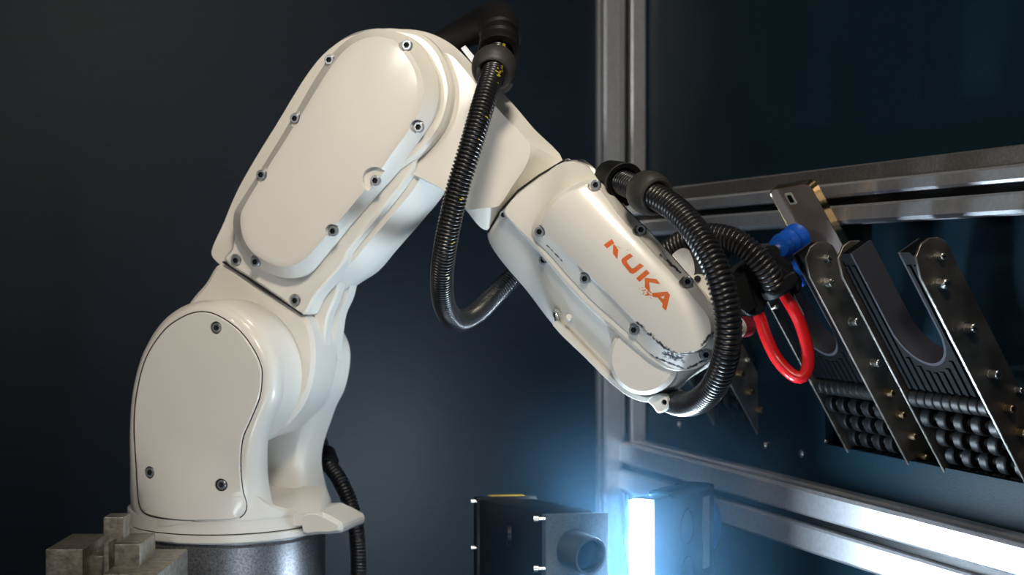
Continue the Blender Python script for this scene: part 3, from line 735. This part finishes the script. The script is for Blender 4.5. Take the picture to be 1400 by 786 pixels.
# the phone held by the cup: plane spanned by u (short side) and v (long side, parallel to the chute slope)
tl = W(1047, 262, 1.885); tr = W(1104, 252, 1.815); vdir = (W(1141, 337, 1.845) - tr)
u = (tr-tl); wid = u.length; u.normalize(); v = (vdir-u*vdir.dot(u)).normalized(); nrm = u.cross(v).normalized()
if nrm.dot(CAM-tl) < 0: nrm = -nrm
PHL = 0.150; RAD = 0.011
def rrect(w_, h_, r, n=6):
    pts = []
    for cx, cy, a0 in ((r, r, PI), (w_-r, r, 1.5*PI), (w_-r, h_-r, 0), (r, h_-r, PI/2)):
        for i in range(n+1):
            t = a0+PI/2*i/n; pts.append((cx+r*math.cos(t), cy+r*math.sin(t)))
    return pts
ph = empty('mobile_phone', 'bronze backed phone with polished gold edge held by the blue suction cup', 'phone', tl)
def slab(o2, t0, t1): return loft_bm([[u*x+v*y+nrm*t for x, y in o2] for t in (t0, t1)])
o2 = rrect(wid, PHL, RAD)
ins = [(wid/2+(x-wid/2)*.965, PHL/2+(y-PHL/2)*.985) for x, y in o2]
link_bm('frame', loft_bm([[u*x+v*y+nrm*t for x, y in oo] for oo, t in ((ins, -0.0045), (o2, -0.0035), (o2, -0.0145), (ins, -0.0155))]), GOLD, ph, 40)
link_bm('back_panel', slab(ins, -0.0046, -0.0036), BACKG, ph)
cx, cy = wid*.42, 0.017
fr = [(cx+x-.007, cy+y-.0085) for x, y in rrect(.014, .017, .0025)]; fi = [(cx+x-.004, cy+y-.0055) for x, y in rrect(.008, .011, .0015)]
cb_ = link_bm('camera_window', slab(fr, -0.0036, -0.0030), WHITE, ph)
link_bm('lens', slab(fi, -0.0031, -0.0026), BLACK, cb_)

# ------------------------------------------------------------------ roller chutes on the right wall
def slope(s, m_, a):                                       # s down the slope from the top, m out of the bed
    p = Vector((wT, zT)) + dsl*s + msl*m_
    return RW(a, p.x, p.y)
def zbolt_mesh():
    bm = bmesh.new(); n = 12
    ring = lambda r, x: [Vector((r*math.cos(2*PI*i/n), x, r*math.sin(2*PI*i/n))) for i in range(n)]
    loft_bm([ring(.0058, 0), ring(.0058, .0012), ring(.0046, .0014), ring(.0044, .0125), ring(.0037, .0135), ring(.0021, .0135), ring(.0019, .009)], bm)
    bmesh.ops.recalc_face_normals(bm, faces=bm.faces)
    me = bpy.data.meshes.new('bolt'); bm.to_mesh(me); bm.free(); me.materials.append(ZINC)
    me.polygons.foreach_set('use_smooth', [True]*len(me.polygons)); me.set_sharp_from_angle(angle=.5); return me
ZB = zbolt_mesh()
ZS = ZB.copy(); ZS.materials.clear(); ZS.materials.append(BRASSY)
roty = Matrix((WX.to_4d(), AX.to_4d(), (0, 0, 1, 0), (0, 0, 0, 1))).transposed()   # local y -> a axis
roty = Matrix(((WX.x, AX.x, 0), (WX.y, AX.y, 0), (0, 0, 1))).to_4x4()
def side_plate(name, a_face, root, width=PW, thick=0.004, L=LEN*1.30, holes=True):
    hw = width/2
    o2 = [(0.008, hw*0.72), (0.0, hw*.2), (0.0, -hw*.3), (0.005, -hw*.72), (0.014, -hw), (L, -hw), (L, hw), (0.030, hw)]
    base = root.location
    c = 0.0006
    o3 = inset2([Vector(p) for p in o2], c)
    rings = [[slope(p.x, p.y, a_face)-base for p in o3], [slope(x, y, a_face-c)-base for x, y in o2], [slope(x, y, a_face-thick+c)-base for x, y in o2], [slope(p.x, p.y, a_face-thick)-base for p in o3]]
    pl = link_bm(name, loft_bm(rings), STEEL, root, 20)
    if holes:
        for s, m_, me, k in ((.022, -.006, ZB, .8), (.047, .008, ZB, 1.15), (.105, .002, ZB, 1.1), (.163, .002, ZB, 1.1), (.205, .004, ZS, 1.0), (.236, .004, ZS, 1.0), (.267, .004, ZS, 1.0), (.298, .004, ZS, 1.0), (.329, .004, ZS, .9), (.196, -.018, ZB, .75)):
            if s > L: continue
            b = bpy.data.objects.new('bolt' if me is ZB else 'roller_stud', me); C.objects.link(b); b.parent = pl
            b.matrix_local = Matrix.Translation(slope(s, m_, a_face)-base) @ roty @ Matrix.Scale(k, 4)
    return pl
def roller_mesh(W_, solid):
    """wheels along +y from 0 to W_"""
    bm = bmesh.new(); n = 16
    ring = lambda r, y: [Vector((r*math.cos(2*PI*i/n), y, r*math.sin(2*PI*i/n))) for i in range(n)]
    return bm, ring
def roller(root, s, m_, a0, a1, solid=False, off=0.0, r=0.0128):
    base = root.location; Wd = a1-a0
    sh = bmesh.new(); n = 16
    ring = lambda rr, y: [Vector((rr*math.cos(2*PI*i/n), y, rr*math.sin(2*PI*i/n))) for i in range(n)]
    loft_bm([ring(.0045, 0), ring(.0045, Wd)], sh)
    M = Matrix.Translation(slope(s, m_, a0)-base) @ roty
    sh.transform(M); shaft = link_bm('roller_shaft', sh, STEEL, root)
    pitch = Wd/9.0 if solid else Wd/4.6
    wl = pitch*(.94 if solid else .52)
    y = off*pitch
    while y+wl <= Wd+1e-6:
        b = bmesh.new()
        rr = r*(0.92 if solid else 1)
        loft_bm([ring(rr*.55, y), ring(rr*.9, y), ring(rr, y+wl*.12), ring(rr, y+wl*.88), ring(rr*.9, y+wl), ring(rr*.55, y+wl)], b)
        b.transform(M); link_bm('wheel', b, ROLLER, shaft, 30)
        y += pitch
def chute(label, a_l, a_r, group, fork=True):
    root = empty('roller_chute', label, 'chute', slope(LEN*.9, 0, (a_l+a_r)/2), 0, group)
    base = root.location
    side_plate('side_plate', a_r, root); side_plate('side_plate', a_l, root, holes=False)
    a0 = a_l; a1 = a_r-0.004; Wd = a1-a0
    # bed with a U slot: outline in (a, s)
    s_end = 0.185; am = (a0+a1)/2; hw = Wd*.33; sb = 0.150
    pts = [(a0+.001, 0.012), (a0+.008, 0.004), (am-hw, 0.004)]
    pts += [(am-hw, sb-hw)] + [(am-hw*math.cos(t), sb-hw+hw*math.sin(t)) for t in [PI*i/10 for i in range(1, 10)]] + [(am+hw, sb-hw)]
    pts += [(am+hw, 0.004), (a1-.008, 0.004), (a1-.001, 0.012), (a1-.001, s_end), (a0+.001, s_end)]
    def bed(m0, m1, nm, mt): return link_bm(nm, loft_bm([[slope(s, m_, a)-base for a, s in pts] for m_ in (m0, m1)]), mt, root, 25)
    bed(-0.014, 0.015, 'slotted_bed', GUIDE)
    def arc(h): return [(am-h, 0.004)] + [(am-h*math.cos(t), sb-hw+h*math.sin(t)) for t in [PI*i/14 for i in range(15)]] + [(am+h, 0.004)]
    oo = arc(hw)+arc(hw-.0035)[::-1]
    link_bm('lit_slot_band', loft_bm([[slope(s, m_, a)-base for a, s in oo] for m_ in (-.0145, .0152)]), SLOT_LIT, root, 30)  # band added along the slot; its lighter grey imitates light on the wall
    nr = 11
    for i in range(nr):
        a = a0+Wd*(i+.5)/nr
        s0 = 0.02 if abs(a-am) > hw*1.08 else sb-hw+math.sqrt(max(0, hw*hw*1.2-(a-am)**2))+.004
        b = loft_bm([[slope(s, m_, aa)-base for aa, m_ in ((a-Wd*.028, .015), (a+Wd*.028, .015), (a+Wd*.018, .0168), (a-Wd*.018, .0168))] for s in (s0, s_end)])
        link_bm('rib', b, GUIDE, root)
    roller(root, s_end+.014, 0.012, a0+.001, a1-.001, True, 0.03)
    for i in range(5):
        roller(root, s_end+.042+i*.028, 0.010-.003*i, a0+.001, a1-.001, False, 0.05+0.22*(i % 2))
    return root
wq, _z = 0, 0
def a_of_top(px, py):                                      # a such that the plate top (w=wT) falls on this column
    lo, hi = 0.0, 2.0
    return RWpx(px, py, wT)[0]
a_B = a_of_top(1264, 333); a_L2 = RWpx(1292, 647, 0.0)[0]
a_L1 = RWpx(1160, 612, 0.0)[0]
a_R0 = RWpx(1036, 588, 0.0)[0]
print('GEO', aA, a_B, a_L2, a_L1, a_R0, wT, zT, LEN)
G = 'roller chutes on the right wall'
chute('steel roller chute nearest the camera, rightmost, empty with its U slot in full view', a_L2, a_B, G)
chute('middle steel roller chute directly below the held phone', a_L1, aA, G)
chute('farthest steel roller chute, dim behind the hoses near the corner post', a_R0-(aA-a_L1), a_R0, G)

# ------------------------------------------------------------------ light bar with its housing, vision camera
lp0 = W(864, 681, 1.80); lp1 = W(887, 682, 1.795)
ax = Vector((0.57, 0.82, 0)).normalized(); sx = Vector((0.82, -0.57, 0)).normalized()
lb = empty('light_bar', 'white glowing vertical light bar on a dark housing beside the corner post', 'lamp', (lp0.x, lp0.y, 0))
Mx = Matrix(((sx.x, ax.x, 0, 0), (sx.y, ax.y, 0, 0), (0, 0, 1, 0), (0, 0, 0, 1)))
zt = lp0.z
link_bm('housing', box_bm(0.0, 0.030, 0.004, 0.165, 0.06, zt+.001, 0.003, M=Mx), BLACK, lb)
link_bm('heat_sink_cover', box_bm(-0.002, 0.031, 0.045, 0.150, zt-.004, zt+.004, 0.0015, M=Mx), BLACK, lb)
link_bm('diffuser', box_bm(0.003, 0.025, -0.012, 0.0045, 0.07, zt-.001, 0.001, M=Mx), BARF, lb)
link_bm('silver_label', box_bm(0.0300, 0.0308, 0.130, 0.148, zt-.105, zt-.012, M=Mx), SILV, lb)
rg = bmesh.new(); 
for nm, yy, zz in (('oval_mark', .088, zt-.045), ('oval_mark', .088, zt-.105)):
    ringo = [Vector((0.0301, yy+.017*math.cos(t), zz+.022*math.sin(t))) for t in [2*PI*i/24 for i in range(25)]]
    b = tube_bm(ringo, .0018, 6); b.transform(Mx); link_bm(nm, b, SEAM, lb)
pA = Mx @ Vector((0.016, 0.152, zt-.055)); pB = Mx @ Vector((0.0299, 0.152, zt-.055))
lathe('connector', pA, pB, [(0, .035), (.8, .035), (1, .030)], mat('blue_plastic', (0.01, 0.16, 0.42), 0.4), lb, 32)
link_bm('stand', box_bm(0.005, 0.025, 0.05, 0.09, 0.0, 0.07, 0.002, M=Mx), ALU, lb)
for yy in (.02, .035):
    p = Mx @ Vector((.015, yy, zt+.001)); lathe('screw', p, p+Vector((0, 0, .002)), [(0, .0025), (1, .0025)], ZINC, lb, 10)

fp = W(746, 703, 1.76)
vc = empty('vision_camera', 'black box camera with round lens standing left of the light bar', 'camera', (fp.x, fp.y, 0))
th = math.radians(30)
fx = Vector((math.cos(th*.25), math.sin(th*.25), 0)); fy = Vector((-math.sin(th*1.15), math.cos(th*1.15), 0))
Mc = Matrix(((fx.x, fy.x, 0, 0), (fx.y, fy.y, 0, 0), (0, 0, 1, 0), (0, 0, 0, 1)))
zc = fp.z; wv = 0.077
link_bm('housing', box_bm(0.002, wv-.002, 0.008, 0.150, zc-.125, zc-.002, 0.002, M=Mc), BLACK, vc)
link_bm('front_plate', box_bm(0, wv, 0, 0.0085, zc-.125, zc, 0.0012, M=Mc), mat('plate_grey', (0.05, 0.075, 0.1), 0.45, noise=.2, nscale=300), vc)
link_bm('rear_plate', box_bm(-0.001, wv, 0.150, 0.158, zc-.125, zc+.002, 0.0012, M=Mc), BLACK, vc)
lc = Mc @ Vector((wv*.44, 0, zc-.043)); ld = Mc @ Vector((wv*.43, -0.036, zc-.046))
lathe('lens_tube', lc, ld, [(-.05, .0235), (.9, .0235), (1, .0225), (1.0, .0195), (.7, .019)], mat('lens_barrel', (0.03, 0.045, 0.06), 0.35), vc, 40)
lathe('lens_glass', lc+(ld-lc)*.70, lc+(ld-lc)*.74, [(0, .0192), (1, .0192)], LENS, vc, 40)
for s_, zz in ((0, -.006), (0, -.066)):
    p = Mc @ Vector((-.004, .004, zc+zz)); lathe('screw', p-Vector((.008, 0, 0)), p+Vector((.006, 0, 0)), [(0, .0045), (.4, .0045), (.45, .0028), (1, .0028)], ZINC, vc, 12)
    p = Mc @ Vector((-.001, .154, zc+zz+.002)); lathe('screw', p-Vector((.005, 0, 0)), p+Vector((.004, 0, 0)), [(0, .004), (.5, .004), (.55, .0028), (1, .0028)], ZINC, vc, 12)
link_bm('edge_stripe', box_bm(.018, wv-.016, .150, .158, zc+.0022, zc+.0035, M=Mc), YEL, vc)
p = Mc @ Vector((.0015, .075, zc-.035)); lathe('side_knob', p, p+Vector((-.006, 0, 0)), [(0, .014), (.8, .014), (1, .012)], BLACK, vc, 28)
link_bm('stand', box_bm(wv*.3, wv*.7, .05, .10, 0, zc-.12, .002, M=Mc), ALU, vc)

# ------------------------------------------------------------------ steel clamp beside the base
bx0 = W(62, 786, 1.64)
sb_ = empty('clamp_block', 'weathered grey steel clamp with stepped blocks left of the robot base', 'clamp', (bx0.x, bx0.y, 0))
b0 = sb_.location
def blk(name, px0, px1, py0, Y0, Y1, zlow=None, bev=.0012):
    p0 = W(px0, py0, Y0)-b0; p1 = W(px1, py0, Y0)-b0
    return link_bm(name, box_bm(p0.x, p1.x, Y0-b0.y, Y1-b0.y, 0 if zlow is None else zlow, p0.z, bev), STEELG, sb_, 30)
blk('side_block', 62, 113, 751, 1.66, 1.76)
blk('web', 110, 142, 760, 1.69, 1.74)
blk('base_block', 140, 216, 785, 1.575, 1.72)
blk('upright', 141, 169, 707, 1.69, 1.72)
blk('step_block', 156, 191, 744, 1.62, 1.692)
blk('tooth', 141, 149, 742, 1.66, 1.70)

# ------------------------------------------------------------------ added mist around the light bar
GLOW_VOL = bpy.data.materials.new('lamp_glow'); GLOW_VOL.use_nodes = True
nt = GLOW_VOL.node_tree; nt.nodes.remove(nt.nodes['Principled BSDF'])
vs = nt.nodes.new('ShaderNodeVolumeScatter'); vs.inputs['Anisotropy'].default_value = 0.0  # scatter volume added to imitate the lamp's glow
vs.inputs['Color'].default_value = (0.25, 0.60, 1.0, 1)
MR = 0.29
tc = nt.nodes.new('ShaderNodeTexCoord'); ln = nt.nodes.new('ShaderNodeVectorMath'); ln.operation = 'LENGTH'
nt.links.new(tc.outputs['Object'], ln.inputs[0])
mr = nt.nodes.new('ShaderNodeMapRange'); mr.interpolation_type = 'LINEAR'
mr.inputs[1].default_value = 0.0; mr.inputs[2].default_value = MR*0.97; mr.inputs[3].default_value = 0.30; mr.inputs[4].default_value = 0.0
nt.links.new(ln.outputs['Value'], mr.inputs[0]); pw = nt.nodes.new('ShaderNodeMath'); pw.operation = 'POWER'; pw.inputs[1].default_value = 1.7
nt.links.new(mr.outputs[0], pw.inputs[0]); ml = nt.nodes.new('ShaderNodeMath'); ml.operation = 'MULTIPLY'; ml.inputs[1].default_value = 4.0
nt.links.new(pw.outputs[0], ml.inputs[0]); nt.links.new(ml.outputs[0], vs.inputs['Density'])
nt.links.new(vs.outputs[0], nt.nodes['Material Output'].inputs['Volume'])
bm = bmesh.new(); bmesh.ops.create_icosphere(bm, subdivisions=3, radius=MR)
MC = Vector((lp0.x, lp0.y+0.02, 0.215))
for v in bm.verts:
    v.co.z = max(v.co.z, -0.2); p = v.co+MC-CO
    v.co += AX*max(0, 0.048-p.dot(AX)) + WX*max(0, 0.056-p.dot(WX))
hz = tag(link_bm('lamp_glow', bm, GLOW_VOL), 'faint bluish mist volume added around the light bar to imitate its halo', 'glow', kind='stuff')
hz.location = MC
